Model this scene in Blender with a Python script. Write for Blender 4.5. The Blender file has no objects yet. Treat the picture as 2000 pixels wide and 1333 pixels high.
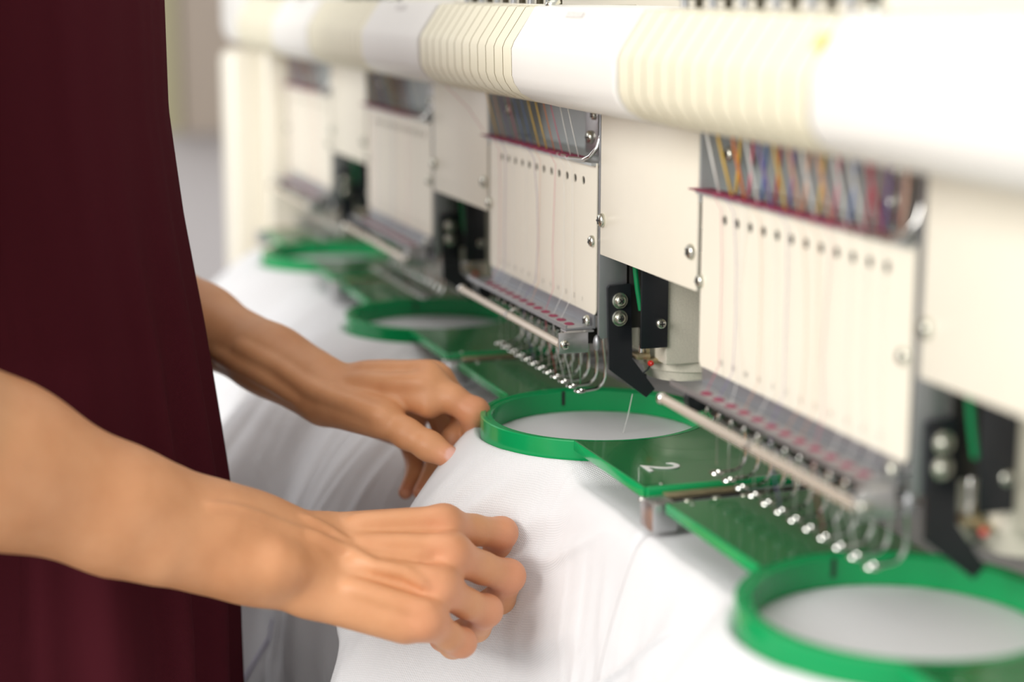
import bpy, bmesh, math, random
import numpy as np
from mathutils import Vector, Matrix

random.seed(7)
SC = bpy.context.scene
COL = SC.collection

# ------------------------------------------------------------------ camera
# world: x runs along the row of heads towards the photographer, y into the machine, z up (metres)
cam_d = bpy.data.cameras.new('camera')
cam = bpy.data.objects.new('camera', cam_d)
COL.objects.link(cam)
cam_d.sensor_width = 36.0
cam_d.lens = 62.1
cam.location = (0.984, -0.3851, 1.25)
YAW, PITCH = math.radians(18.539), math.radians(11.334)
fwd = Vector((-math.cos(YAW) * math.cos(PITCH), math.sin(YAW) * math.cos(PITCH), -math.sin(PITCH)))
cam.rotation_euler = fwd.to_track_quat('-Z', 'Y').to_euler()
cam_d.clip_start = 0.02
cam_d.dof.use_dof = True
cam_d.dof.focus_distance = 1.03
cam_d.dof.aperture_fstop = 3.1
SC.camera = cam

# ------------------------------------------------------------------ light
W = bpy.data.worlds.new('world')
SC.world = W
W.use_nodes = True
bg = W.node_tree.nodes['Background']
bg.inputs[0].default_value = (1.0, 0.99, 0.975, 1)
bg.inputs[1].default_value = 0.70

def area(name, loc, target, sx, sy, power, col):
    l = bpy.data.lights.new(name, 'AREA')
    l.shape = 'RECTANGLE'; l.size = sx; l.size_y = sy; l.energy = power; l.color = col
    o = bpy.data.objects.new(name, l); COL.objects.link(o)
    o.location = loc
    o.rotation_euler = (Vector(target) - Vector(loc)).to_track_quat('-Z', 'Y').to_euler()
    return o
# big daylight window behind the photographer, and a ceiling panel above the aisle
area('window_light', (0.95, -2.1, 1.95), (0.1, 0.0, 1.05), 1.2, 1.1, 54, (1.0, 0.975, 0.93))
area('ceiling_light', (0.1, -0.55, 2.75), (0.0, -0.2, 1.0), 2.6, 1.4, 11, (1.0, 0.97, 0.93))

area('far_window_light', (-2.6, -2.3, 2.0), (-0.4, -0.1, 0.95), 1.6, 1.5, 28, (0.97, 0.98, 1.0))  # unseen fill lamp, added to brighten the fabric in the person's shadow

SC.view_settings.view_transform = 'Standard'
SC.view_settings.look = 'None'
SC.view_settings.exposure = 0.0
SC.view_settings.gamma = 1.0
SC.view_settings.use_curve_mapping = False

# ------------------------------------------------------------------ materials
def mat(name, col, rough=0.5, metal=0.0, noise=0.0, nscale=60.0, bump=0.0, bscale=400.0, coat=0.0, spec=0.5, sheen=0.0, emit=None):
    m = bpy.data.materials.new(name); m.use_nodes = True
    nt = m.node_tree; b = nt.nodes['Principled BSDF']
    b.inputs['Roughness'].default_value = rough
    b.inputs['Metallic'].default_value = metal
    b.inputs['Specular IOR Level'].default_value = spec
    b.inputs['Coat Weight'].default_value = coat
    b.inputs['Sheen Weight'].default_value = sheen
    c = (*col, 1)
    tc = nt.nodes.new('ShaderNodeTexCoord')
    n = nt.nodes.new('ShaderNodeTexNoise'); n.inputs['Scale'].default_value = nscale; n.inputs['Detail'].default_value = 4
    nt.links.new(tc.outputs['Object'], n.inputs['Vector'])
    r = nt.nodes.new('ShaderNodeMapRange'); r.inputs[3].default_value = 1 - noise; r.inputs[4].default_value = 1 + noise
    nt.links.new(n.outputs['Fac'], r.inputs[0])
    mx = nt.nodes.new('ShaderNodeVectorMath'); mx.operation = 'SCALE'
    mx.inputs[0].default_value = col
    nt.links.new(r.outputs[0], mx.inputs['Scale'])
    nt.links.new(mx.outputs[0], b.inputs['Base Color'])
    if bump:
        n2 = nt.nodes.new('ShaderNodeTexNoise'); n2.inputs['Scale'].default_value = bscale
        nt.links.new(tc.outputs['Object'], n2.inputs['Vector'])
        bp = nt.nodes.new('ShaderNodeBump'); bp.inputs['Strength'].default_value = bump; bp.inputs['Distance'].default_value = 0.001
        nt.links.new(n2.outputs['Fac'], bp.inputs['Height']); nt.links.new(bp.outputs[0], b.inputs['Normal'])
    if emit:
        b.inputs['Emission Color'].default_value = (*emit[0], 1); b.inputs['Emission Strength'].default_value = emit[1]
    return m

M = {
 'cream': mat('cream_enamel', (0.86, 0.81, 0.69), 0.33, noise=0.02, bump=0.03, bscale=900),
 'rib': mat('yellowed_plastic', (0.83, 0.78, 0.60), 0.42, noise=0.03),
 'cover': mat('white_plastic', (0.83, 0.81, 0.765), 0.4, noise=0.015),
 'casting': mat('grey_cream_casting', (0.68, 0.64, 0.54), 0.38, metal=0.1, noise=0.14, nscale=900, bump=0.1),
 'steel': mat('brushed_steel', (0.56, 0.56, 0.57), 0.32, metal=0.9, noise=0.06, nscale=300),
 'sheet': mat('dull_sheet_steel', (0.40, 0.41, 0.43), 0.42, metal=0.75, noise=0.06, nscale=120),
 'chrome': mat('polished_steel', (0.72, 0.71, 0.68), 0.14, metal=1.0),
 'rod': mat('warm_polished_rod', (0.80, 0.715, 0.61), 0.27, metal=0.6),
 'screw': mat('zinc_screw', (0.66, 0.66, 0.58), 0.26, metal=0.95),
 'dark': mat('dark_recess', (0.02, 0.019, 0.016), 0.6),
 'olive': mat('oiled_dark_casting', (0.05, 0.042, 0.022), 0.5, metal=0.3, noise=0.1),
 'black': mat('black_painted_metal', (0.012, 0.014, 0.018), 0.34, noise=0.2, bump=0.04, bscale=1500),
 'green': mat('green_hoop_plastic', (0.004, 0.32, 0.095), 0.22, noise=0.06, nscale=25, coat=0.15),
 'green2': mat('dark_green_bracket', (0.012, 0.155, 0.043), 0.2, noise=0.12, nscale=30, coat=0.2),
 'window': mat('pale_sheet_steel', (0.50, 0.53, 0.53), 0.45, metal=0.35, noise=0.05, nscale=80),
 'slot': mat('brown_slot', (0.30, 0.24, 0.13), 0.7),  # brown that paints shade into the gaps between the cover ribs
 'felt': mat('crimson_felt', (0.27, 0.042, 0.09), 0.9, noise=0.25, nscale=500, bump=0.3),
 'white': mat('white_paint', (0.82, 0.83, 0.80), 0.5),
 'ink': mat('black_ink', (0.02, 0.02, 0.02), 0.5),
 'grey_ink': mat('grey_ink', (0.28, 0.27, 0.25), 0.6),
 'sticker': mat('grey_sticker', (0.66, 0.63, 0.60), 0.6, noise=0.25, nscale=500),
 'yellow': mat('yellow_sticker', (0.90, 0.66, 0.16), 0.5),
 'wire': mat('green_cable', (0.0, 0.22, 0.07), 0.4),
 'led': mat('red_led', (0.50, 0.02, 0.015), 0.08, emit=((1, 0.05, 0.03), 0.06)),
 'brass': mat('worn_brass', (0.50, 0.42, 0.26), 0.35, metal=0.8, noise=0.1, nscale=300),
 'wall': mat('off_white_wall', (0.78, 0.75, 0.76), 0.8, noise=0.01, nscale=3),
 'beige': mat('taupe_cabinet', (0.50, 0.42, 0.35), 0.7, noise=0.03, nscale=5),
 'olive_paint': mat('pale_olive_frame', (0.52, 0.48, 0.30), 0.6),
 'floor': mat('grey_floor', (0.42, 0.41, 0.39), 0.5, noise=0.05, nscale=6),
 'hair': mat('dark_hair', (0.03, 0.018, 0.012), 0.45),
}
THREADS = {k: mat('thread_' + k, c, 0.45) for k, c in {
 'white': (0.85, 0.85, 0.82), 'yellow': (0.82, 0.55, 0.10), 'orange': (0.80, 0.25, 0.06), 'pink': (0.70, 0.18, 0.26),
 'red': (0.50, 0.05, 0.08), 'blue': (0.12, 0.22, 0.50), 'purple': (0.24, 0.17, 0.42), 'peach': (0.80, 0.45, 0.30)}.items()}

def skin_mat():
    m = bpy.data.materials.new('skin'); m.use_nodes = True
    nt = m.node_tree; b = nt.nodes['Principled BSDF']
    b.inputs['Roughness'].default_value = 0.48
    b.inputs['Subsurface Weight'].default_value = 0.12
    b.inputs['Subsurface Radius'].default_value = (0.006, 0.0025, 0.0012)
    b.inputs['Subsurface Scale'].default_value = 1.0
    tc = nt.nodes.new('ShaderNodeTexCoord')
    n = nt.nodes.new('ShaderNodeTexNoise'); n.inputs['Scale'].default_value = 38; n.inputs['Detail'].default_value = 3
    nt.links.new(tc.outputs['Object'], n.inputs['Vector'])
    ramp = nt.nodes.new('ShaderNodeValToRGB')
    ramp.color_ramp.elements[0].position = 0.3; ramp.color_ramp.elements[0].color = (0.60, 0.275, 0.125, 1)
    ramp.color_ramp.elements[1].position = 0.7; ramp.color_ramp.elements[1].color = (0.68, 0.335, 0.165, 1)
    nt.links.new(n.outputs['Fac'], ramp.inputs[0])
    at = nt.nodes.new('ShaderNodeAttribute'); at.attribute_name = 'flush'
    mx = nt.nodes.new('ShaderNodeMix'); mx.data_type = 'RGBA'
    mx.inputs[7].default_value = (0.66, 0.25, 0.17, 1)
    nt.links.new(at.outputs['Fac'], mx.inputs[0]); nt.links.new(ramp.outputs[0], mx.inputs[6])
    an = nt.nodes.new('ShaderNodeAttribute'); an.attribute_name = 'nail'
    mx2 = nt.nodes.new('ShaderNodeMix'); mx2.data_type = 'RGBA'
    mx2.inputs[7].default_value = (0.72, 0.40, 0.33, 1)
    nt.links.new(an.outputs['Fac'], mx2.inputs[0]); nt.links.new(mx.outputs[2], mx2.inputs[6])
    nt.links.new(mx2.outputs[2], b.inputs['Base Color'])
    n2 = nt.nodes.new('ShaderNodeTexVoronoi'); n2.inputs['Scale'].default_value = 900
    nt.links.new(tc.outputs['Object'], n2.inputs['Vector'])
    bp = nt.nodes.new('ShaderNodeBump'); bp.inputs['Strength'].default_value = 0.10; bp.inputs['Distance'].default_value = 0.0006
    nt.links.new(n2.outputs['Distance'], bp.inputs['Height']); nt.links.new(bp.outputs[0], b.inputs['Normal'])
    return m
M['skin'] = skin_mat()

def weave_mat(name, col, pitch, strength, rough=0.85, dark=0.0, sheen=0.0, spec=0.2):
    m = bpy.data.materials.new(name); m.use_nodes = True
    nt = m.node_tree; b = nt.nodes['Principled BSDF']
    b.inputs['Roughness'].default_value = rough
    b.inputs['Sheen Weight'].default_value = sheen
    b.inputs['Specular IOR Level'].default_value = spec
    uv = nt.nodes.new('ShaderNodeUVMap'); uv.uv_map = 'UVMap'
    sep = nt.nodes.new('ShaderNodeSeparateXYZ'); nt.links.new(uv.outputs[0], sep.inputs[0])
    outs = []
    for i in (0, 1):
        k = nt.nodes.new('ShaderNodeMath'); k.operation = 'MULTIPLY'; k.inputs[1].default_value = 2 * math.pi / pitch
        nt.links.new(sep.outputs[i], k.inputs[0])
        s = nt.nodes.new('ShaderNodeMath'); s.operation = 'SINE'; nt.links.new(k.outputs[0], s.inputs[0])
        outs.append(s)
    pr = nt.nodes.new('ShaderNodeMath'); pr.operation = 'MULTIPLY'
    nt.links.new(outs[0].outputs[0], pr.inputs[0]); nt.links.new(outs[1].outputs[0], pr.inputs[1])
    bp = nt.nodes.new('ShaderNodeBump'); bp.inputs['Strength'].default_value = strength; bp.inputs['Distance'].default_value = 0.0004
    nt.links.new(pr.outputs[0], bp.inputs['Height']); nt.links.new(bp.outputs[0], b.inputs['Normal'])
    mr = nt.nodes.new('ShaderNodeMapRange'); mr.inputs[1].default_value = -1; mr.inputs[2].default_value = 1
    mr.inputs[3].default_value = 1 - dark; mr.inputs[4].default_value = 1
    nt.links.new(pr.outputs[0], mr.inputs[0])
    sc = nt.nodes.new('ShaderNodeVectorMath'); sc.operation = 'SCALE'; sc.inputs[0].default_value = col
    nt.links.new(mr.outputs[0], sc.inputs['Scale']); nt.links.new(sc.outputs[0], b.inputs['Base Color'])
    return m
M['cloth'] = weave_mat('white_knit_fabric', (0.80, 0.80, 0.82), 0.0015, 0.4, dark=0.12)
M['dress'] = weave_mat('maroon_jersey', (0.066, 0.0105, 0.0165), 0.0011, 0.4, rough=0.95, dark=0.15, sheen=0.0, spec=0.04)
M['backing'] = mat('stretched_white_fabric', (0.80, 0.80, 0.81), 0.85, bump=0.1, bscale=1500)

# ------------------------------------------------------------------ mesh builder
class MB:
    def __init__(self): self.v = []; self.f = []; self.mi = []; self.cur = 0
    def add(self, vs, fs):
        o = len(self.v); self.v += [tuple(map(float, p)) for p in vs]
        for f in fs: self.f.append([i + o for i in f]); self.mi.append(self.cur)
        return self
    def box(self, x0, x1, y0, y1, z0, z1):
        return self.add([(x, y, z) for x in (x0, x1) for y in (y0, y1) for z in (z0, z1)],
            [(0, 1, 3, 2), (4, 6, 7, 5), (0, 4, 5, 1), (2, 3, 7, 6), (0, 2, 6, 4), (1, 5, 7, 3)])
    def bbox(self, x0, x1, y0, y1, z0, z1, b):
        bm = bmesh.new(); bmesh.ops.create_cube(bm, size=1)
        for v in bm.verts:
            v.co = ((x0 + x1) / 2 + v.co.x * (x1 - x0), (y0 + y1) / 2 + v.co.y * (y1 - y0), (z0 + z1) / 2 + v.co.z * (z1 - z0))
        bmesh.ops.bevel(bm, geom=bm.edges[:], offset=b, segments=2, affect='EDGES', profile=0.5)
        bm.verts.index_update()
        self.add([v.co for v in bm.verts], [[v.index for v in f.verts] for f in bm.faces]); bm.free(); return self
    def rings(self, rings, closed=False, caps=True):
        n = len(rings[0]); o = len(self.v)
        vs = [p for r in rings for p in r]; fs = []
        m = len(rings)
        for i in range(m if closed else m - 1):
            a, b = i * n, ((i + 1) % m) * n
            for j in range(n):
                fs.append((a + j, a + (j + 1) % n, b + (j + 1) % n, b + j))
        if caps and not closed:
            fs.append(tuple(range(n - 1, -1, -1))); fs.append(tuple((m - 1) * n + j for j in range(n)))
        return self.add(vs, fs)
    def tube(self, path, r, n=10, caps=True):
        P = [Vector(p) for p in path]; rr = r if isinstance(r, (list, tuple)) else [r] * len(P)
        t0 = (P[1] - P[0]).normalized()
        u = t0.orthogonal().normalized(); rings = []
        for i, p in enumerate(P):
            t = (P[min(i + 1, len(P) - 1)] - P[max(i - 1, 0)]).normalized()
            u = (u - t * u.dot(t)).normalized(); w = t.cross(u)
            rings.append([p + (u * math.cos(a) + w * math.sin(a)) * rr[i] for a in [2 * math.pi * k / n for k in range(n)]])
        return self.rings(rings, caps=caps)
    def cyl(self, a, b, r, n=20, r2=None): return self.tube([a, b], [r, r if r2 is None else r2], n)
    def lathe(self, c, axis, prof, n=20):
        """prof: list of (distance along axis, radius)"""
        a = Vector(axis).normalized(); u = a.orthogonal().normalized(); w = a.cross(u); c = Vector(c)
        return self.rings([[c + a * h + (u * math.cos(t) + w * math.sin(t)) * max(r, 1e-5) for t in [2 * math.pi * k / n for k in range(n)]] for h, r in prof])
    def prism(self, poly, axis, lo, hi):
        """poly in the two other axes (in xyz order), extruded along axis"""
        def mk(p, h):
            q = list(p); q.insert(axis, h); return q
        n = len(poly)
        vs = [mk(p, lo) for p in poly] + [mk(p, hi) for p in poly]
        return self.add(vs, [tuple(range(n)), tuple(range(2 * n - 1, n - 1, -1))] + [(i, i + n, (i + 1) % n + n, (i + 1) % n) for i in range(n)])
    def ellipsoid(self, c, rx, ry, rz, n=12, m=7):
        rg = []
        for i in range(m + 1):
            t = math.pi * i / m; s = max(math.sin(t), 1e-3)
            rg.append([(c[0] + rx * s * math.cos(a), c[1] + ry * s * math.sin(a), c[2] - rz * math.cos(t)) for a in [2 * math.pi * k / n for k in range(n)]])
        return self.rings(rg)
    def mesh(self, name, mats, smooth=False, origin=(0, 0, 0)):
        me = bpy.data.meshes.new(name)
        me.from_pydata([(p[0] - origin[0], p[1] - origin[1], p[2] - origin[2]) for p in self.v], [], self.f)
        for m in (mats if isinstance(mats, (list, tuple)) else [mats]): me.materials.append(m)
        me.polygons.foreach_set('material_index', self.mi)
        bm = bmesh.new(); bm.from_mesh(me); bmesh.ops.recalc_face_normals(bm, faces=bm.faces[:]); bm.to_mesh(me); bm.free()
        if smooth:
            me.polygons.foreach_set('use_smooth', [True] * len(me.polygons))
            if smooth is not True: me.set_sharp_from_angle(angle=math.radians(smooth))
        me.update(); return me

def link(name, data, parent=None, **props):
    o = bpy.data.objects.new(name, data); COL.objects.link(o)
    if parent is not None: o.parent = parent
    for k, v in props.items(): o[k] = v
    return o
def empty(name, loc, label, category, group=None):
    o = link(name, None); o.location = loc; o.empty_display_size = 0.05
    o['label'] = label; o['category'] = category
    if group: o['group'] = group
    return o
def part(name, mb, mats, parent, smooth=40, origin=None, label=None):
    if origin is None:
        r = parent
        while r.parent is not None: r = r.parent
        origin = r.location
    o = link(name, mb.mesh(name, mats, smooth, origin), parent)
    if label: o['label'] = label
    return o
def copy_tree(o, parent=None):
    c = o.copy(); COL.objects.link(c); c.parent = parent
    for ch in list(o.children): copy_tree(ch, c)
    return c

def screw_mb(c, axis, r, washer=0.0, up=(0, 0, 1)):
    """pan-head cross-recess screw; axis points out of the surface"""
    mb = MB(); a = Vector(axis).normalized(); c = Vector(c)
    h0 = 0.0
    if washer:
        mb.lathe(c, a, [(-0.0002, washer * 0.5), (0, washer), (0.0011, washer), (0.0013, washer * 0.94), (0.0013, r * 0.8)], 24); h0 = 0.0012
    mb.lathe(c, a, [(h0, r), (h0 + r * 0.35, r), (h0 + r * 0.6, r * 0.86), (h0 + r * 0.76, r * 0.55), (h0 + r * 0.8, 0.0)], 20)
    mb.cur = 1  # black bars raised on the head, painted shade for the cross recess
    u = Vector(up); u = (u - a * u.dot(a)).normalized(); w = a.cross(u)
    rot = random.uniform(0, 1.5)
    for k in (0, 1):
        d = u * math.cos(rot + k * math.pi / 2) + w * math.sin(rot + k * math.pi / 2); e = a.cross(d)
        L, T = r * 0.55, r * 0.12; t = h0 + r * 0.70
        pts = [c + a * (t + q) + d * (sx * L) + e * (sy * T) for q in (0, r * 0.13) for sx, sy in ((-1, -1), (1, -1), (1, 1), (-1, 1))]
        mb.add(pts, [(0, 3, 2, 1), (4, 5, 6, 7), (0, 1, 5, 4), (1, 2, 6, 5), (2, 3, 7, 6), (3, 0, 4, 7)])
    return mb
SCREW = [M['screw'], M['ink']]

def text_mesh(s, size, mat_, depth=0.0):
    cu = bpy.data.curves.new('glyph', 'FONT'); cu.body = s; cu.size = size; cu.align_x = 'CENTER'; cu.align_y = 'CENTER'; cu.extrude = depth
    cu.resolution_u = 4
    t = bpy.data.objects.new('glyph', cu); COL.objects.link(t)
    dg = bpy.context.evaluated_depsgraph_get()
    me = bpy.data.meshes.new_from_object(t.evaluated_get(dg)); bpy.data.objects.remove(t)
    me.materials.clear(); me.materials.append(mat_); return me

# smooth value noise (numpy)
def vnoise(x, seed=0, octaves=3):
    x = np.asarray(x, float); out = np.zeros_like(x); amp = 1.0; tot = 0
    for o in range(octaves):
        rs = np.random.RandomState(seed * 17 + o); tab = rs.rand(512) * 2 - 1
        xi = np.floor(x).astype(int); f = x - xi; f = f * f * (3 - 2 * f)
        out += amp * (tab[xi % 512] * (1 - f) + tab[(xi + 1) % 512] * f); tot += amp
        x = x * 2.03 + 11.7; amp *= 0.5
    return out / tot
def sstep(a, b, x):
    t = np.clip((np.asarray(x, float) - a) / (b - a), 0, 1); return t * t * (3 - 2 * t)

# ------------------------------------------------------------------ setting
def struct(name, mb, m):
    o = link(name, mb.mesh(name, m, False)); o['kind'] = 'structure'; return o
struct('floor', MB().box(-4.2, 4, -4, 1.6, -0.05, 0), M['floor'])
struct('wall_far', MB().box(-4.3, -4.2, -4, 1.6, 0, 3.2), M['wall'])
struct('wall_back', MB().box(-4.2, 4, 1.6, 1.7, 0, 3.2), M['wall'])
struct('trim_1', MB().box(-4.2, -3.89, 0.235, 0.292, 0.86, 3.0), M['olive_paint'])
t = empty('wall_cabinet', (-4.2, 0.55, 0.855), 'blurred taupe hanging wall cabinet on the far white wall', 'cabinet')
part('body', MB().bbox(-4.19, -3.92, 0.30, 0.90, 0.855, 1.75, 0.008), M['beige'], t)
part('door', MB().bbox(-3.92, -3.90, 0.303, 0.598, 0.858, 1.745, 0.004), M['beige'], t)
part('door', MB().bbox(-3.92, -3.90, 0.602, 0.897, 0.858, 1.745, 0.004), M['beige'], t)

# ------------------------------------------------------------------ machine frame
PITCHX = 0.36
HEADS = [0.36, 0.0, -0.36, -0.72]
fr = empty('machine_frame', (-0.2, 0.25, 0.0), 'long cream embroidery machine frame behind the row of heads with end column', 'machine')
part('beam', MB().bbox(-1.02, 0.95, 0.135, 0.42, 1.10, 1.38, 0.01), M['cream'], fr)
part('bed', MB().bbox(-1.02, 0.95, 0.06, 0.55, 0.55, 0.945, 0.01), M['cream'], fr)
part('end_column', MB().bbox(-1.07, -0.985, -0.052, 0.55, 0.0, 1.182, 0.012), M['cream'], fr)
part('end_cap', MB().bbox(-1.07, -0.925, -0.050, 0.42, 1.186, 1.40, 0.02), M['cover'], fr)
part('side_panel', MB().bbox(-0.985, -0.938, -0.02, 0.3, 0.95, 1.183, 0.004), M['cream'], fr)
for x in (0.6,):
    part('leg', MB().bbox(x, x + 0.3, 0.12, 0.5, 0.0, 0.55, 0.01), M['cream'], fr)

# ------------------------------------------------------------------ embroidery heads
def cover_profile(off=0.0):
    """side outline of the thread-guide cover, (y, z)"""
    return [(-0.056 - off, 1.1955), (-0.0575 - off, 1.2), (-0.0578 - off, 1.2155), (-0.0562 - off, 1.2195), (-0.0436 - off, 1.2385 + off * .5),
            (-0.041 - off, 1.2393 + off * .5), (0.0, 1.2393 + off * .5), (0.03, 1.2393), (0.03, 1.184), (-0.015, 1.1815 - off * .3), (-0.030, 1.1820 - off * .3), (-0.044 - off * .5, 1.1855 - off * .3), (-0.052 - off, 1.190)]

def make_head():
    H = empty('sewing_unit', (0.0, 0.0, 1.0), '', 'sewing unit', 'sewing units in a row')
    # arm body behind everything
    part('arm_body', MB().bbox(0.008, 0.142, 0.004, 0.16, 1.124, 1.19, 0.004), M['cream'], H)
    part('back_casing', MB().bbox(-0.212, 0.006, 0.036, 0.14, 1.13, 1.20, 0.003), M['sheet'], H)
    # needle case: dark body behind the perforated face plate
    part('needle_case', MB().box(-0.208, -0.004, 0.0035, 0.0155, 1.052, 1.1455), M['olive'], H)
    # --- face plate with twelve real holes
    mb = MB(); x0, x1, z0, z1 = -0.211, -0.002, 1.0535, 1.1465; yf, yb = -0.0008, 0.0
    hz, step = 1.1342, 0.01448
    hx = [-0.0245 - step * i for i in range(12)]
    cell = 0.0062; zl, zh = hz - cell, hz + cell
    def flat(a, b, c, d): mb.box(a, b, yf, yb, c, d)
    r = 0.0026; n = 16
    # lower sheet with rounded lower corners
    cr = 0.004; poly = [(x0, zl)]
    for k in range(5): a = math.pi + k * math.pi / 8; poly.append((x0 + cr + cr * math.cos(a), z0 + cr + cr * math.sin(a)))
    for k in range(5): a = 1.5 * math.pi + k * math.pi / 8; poly.append((x1 - cr + cr * math.cos(a), z0 + cr + cr * math.sin(a)))
    poly.append((x1, zl)); mb.prism(poly, 1, yf, yb)
    flat(x0, x1, zh, z1)
    edges = sorted([x0] + [h + s * cell for h in hx for s in (-1, 1)] + [x1])
    for i in range(0, len(edges), 2): flat(edges[i], edges[i + 1], zl, zh)
    for h in hx:
        circ = [(h + r * math.cos(2 * math.pi * k / n), hz + r * math.sin(2 * math.pi * k / n)) for k in range(n)]
        sq = []
        for k in range(n):
            a = 2 * math.pi * k / n; cx, cz = math.cos(a), math.sin(a); m_ = max(abs(cx), abs(cz)); sq.append((h + cell * cx / m_, hz + cell * cz / m_))
        for yy in (yf, yb):
            mb.add([(p[0], yy, p[1]) for p in circ + sq], [(k, (k + 1) % n, n + (k + 1) % n, n + k) for k in range(n)])
        mb.add([(p[0], yy, p[1]) for yy in (yf, yb) for p in circ], [(k, (k + 1) % n, n + (k + 1) % n, n + k) for k in range(n)])
    plate = part('needle_plate', mb, M['cream'], H, smooth=False)
    for i, h in enumerate(hx):
        tm = NUM[i]; o = link('number', tm, plate); o.location = (h, -0.0010, 1.0605 - 1.0); o.rotation_euler = (math.pi / 2, 0, 0)
    for (sx, sz) in ((-0.0075, 1.0989), (-0.2105, 1.0991), (-0.0095, 1.0495)):
        part('screw', screw_mb((sx, -0.0008 if sz > 1.06 else -0.003, sz), (0, -1, 0), 0.0036, 0.0), SCREW, plate)
    # end plate of the needle case
    ep = part('end_plate', MB().bbox(-0.0015, 0.0012, 0.0, 0.0182, 1.040, 1.195, 0.0005), M['sheet'], H)
    # --- upper thread window
    win = part('thread_window', MB().box(-0.213, -0.003, 0.030, 0.032, 1.140, 1.186).box(-0.2145, -0.213, -0.001, 0.032, 1.140, 1.186)
               .box(-0.213, -0.003, -0.004, 0.030, 1.1450, 1.1466), M['window'], H)
    part('tab', MB().bbox(-0.056, -0.034, 0.0120, 0.0135, 1.148, 1.186, 0.0006), M['steel'], win)
    part('screw', screw_mb((-0.0450, 0.012, 1.1585), (0, -1, 0), 0.0042, 0.0), SCREW, win)
    part('screw', screw_mb((-0.0400, 0.012, 1.1725), (0, -1, 0), 0.0030, 0.0), SCREW, win)
    part('screw', screw_mb((-0.205, 0.012, 1.1655), (0, -1, 0), 0.0042, 0.0), SCREW, win)
    lip = [(-0.060, -0.0045, 1.1472), (-0.035, -0.0052, 1.1468), (-0.014, -0.0052, 1.1478), (-0.0055, -0.004, 1.1505), (-0.0032, 0.0, 1.156), (-0.0028, 0.004, 1.170), (-0.0028, 0.006, 1.186)]
    part('rim', MB().tube(lip, 0.0013, 10), M['chrome'], win)
    fs = part('felt_strip', MB().bbox(-0.2175, -0.030, -0.0062, 0.0060, 1.1467, 1.1474, 0.0003), M['felt'], H)
    for i, h in enumerate(hx):
        part('felt_pad', MB().ellipsoid((h - 0.001, -0.0025, 1.1474), 0.0062, 0.0042, 0.0014, 10, 5), M['felt'], fs)
    # --- fixed arm cover panel between the needle cases
    pan = part('arm_cover', MB().bbox(0.0050, 0.1440, -0.0012, 0.0012, 1.0925, 1.186, 0.0006), M['cream'], H)
    for (sx, sz) in ((0.0095, 1.1138), (0.1385, 1.1130)):
        part('screw', screw_mb((sx, -0.0012, sz), (0, -1, 0), 0.0042, 0.0), SCREW, pan)
    # --- arm nose seen through the opening below the panel
    nose = part('arm_nose', MB().bbox(-0.06, 0.020, 0.0366, 0.134, 1.0245, 1.13, 0.002), M['casting'], H)
    part('nose_foot', MB().lathe((-0.012, 0.066, 1.0245), (0, 0, -1), [(0, 0.031), (0.006, 0.031), (0.0065, 0.029), (0.013, 0.027), (0.013, 0.0)], 28), M['casting'], H)
    bp = part('black_plate', MB().bbox(0.0195, 0.0215, 0.0195, 0.0370, 1.0362, 1.115, 0.0006), M['black'], H)
    part('screw', screw_mb((0.0215, 0.0322, 1.0512), (1, 0, 0), 0.0032, 0.0), SCREW, bp)
    part('inner_casing', MB().bbox(-0.055, 0.0005, 0.0200, 0.0362, 1.045, 1.123, 0.001).bbox(-0.02, 0.05, 0.038, 0.05, 1.098, 1.123, 0.001), M['dark'], H)  # black blocks standing in for the shaded space behind the needle case
    cab = [(0.012, 0.0185, 1.100), (0.012, 0.0190, 1.085), (0.0125, 0.0205, 1.072), (0.013, 0.0228, 1.0585)]
    part('green_cable', MB().tube(cab, 0.0017, 10), M['wire'], H, label='green insulated cable')
    cl = part('needle_clamp', MB().prism([(0.0180, 1.0335), (0.0262, 1.0340), (0.0262, 1.0465), (0.0235, 1.0495), (0.0180, 1.0495)], 0, -0.008, 0.0), M['casting'], H, smooth=False)
    part('pin', MB().tube([(0.002, 0.0280, 1.0300), (0.002, 0.0282, 1.0450), (0.002, 0.0281, 1.0465)], [0.0017, 0.0017, 0.0009], 12), M['chrome'], cl)
    part('yoke', MB().bbox(-0.004, 0.006, 0.0235, 0.0325, 1.0262, 1.0295, 0.0005).bbox(0.000, 0.0075, 0.0300, 0.0400, 1.0235, 1.0265, 0.0005)
         .bbox(0.001, 0.0055, 0.0305, 0.0322, 1.0295, 1.0350, 0.0004), M['brass'], cl)
    led = part('indicator', MB().tube([(0.008, 0.0312, 1.0242), (0.0095, 0.0316, 1.0242), (0.0108, 0.0318, 1.0242)], [0.0017, 0.0019, 0.0010], 12), M['led'], H, label='small red indicator light')
    part('lead', MB().tube([(0.008, 0.0312, 1.0225), (0.007, 0.0302, 1.0200), (0.004, 0.0290, 1.0175)], 0.0005, 8), M['black'], led)
    # --- black angled bracket
    lb = MB()
    sh = [(0.0046, 1.0715), (0.0058, 1.0728), (0.0196, 1.0735), (0.0212, 1.0270), (0.0365, 1.0068), (0.0308, 1.0018), (0.0062, 1.0210)]
    lb.prism(sh, 0, 0.0018, 0.0042)
    lb.prism([(0.0212, 1.0270), (0.0365, 1.0068), (0.0345, 1.005), (0.0195, 1.0255)], 0, -0.010, 0.0018)
    br = part('black_bracket', lb, M['black'], H, smooth=False)
    part('catch', MB().bbox(-0.014, -0.001, 0.024, 0.0335, 1.0085, 1.0155, 0.001), M['black'], br)
    for sz in (1.0636, 1.0528):
        part('screw', screw_mb((0.0042, 0.0122, sz), (1, 0, 0), 0.0033, 0.0049), SCREW, br)
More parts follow.
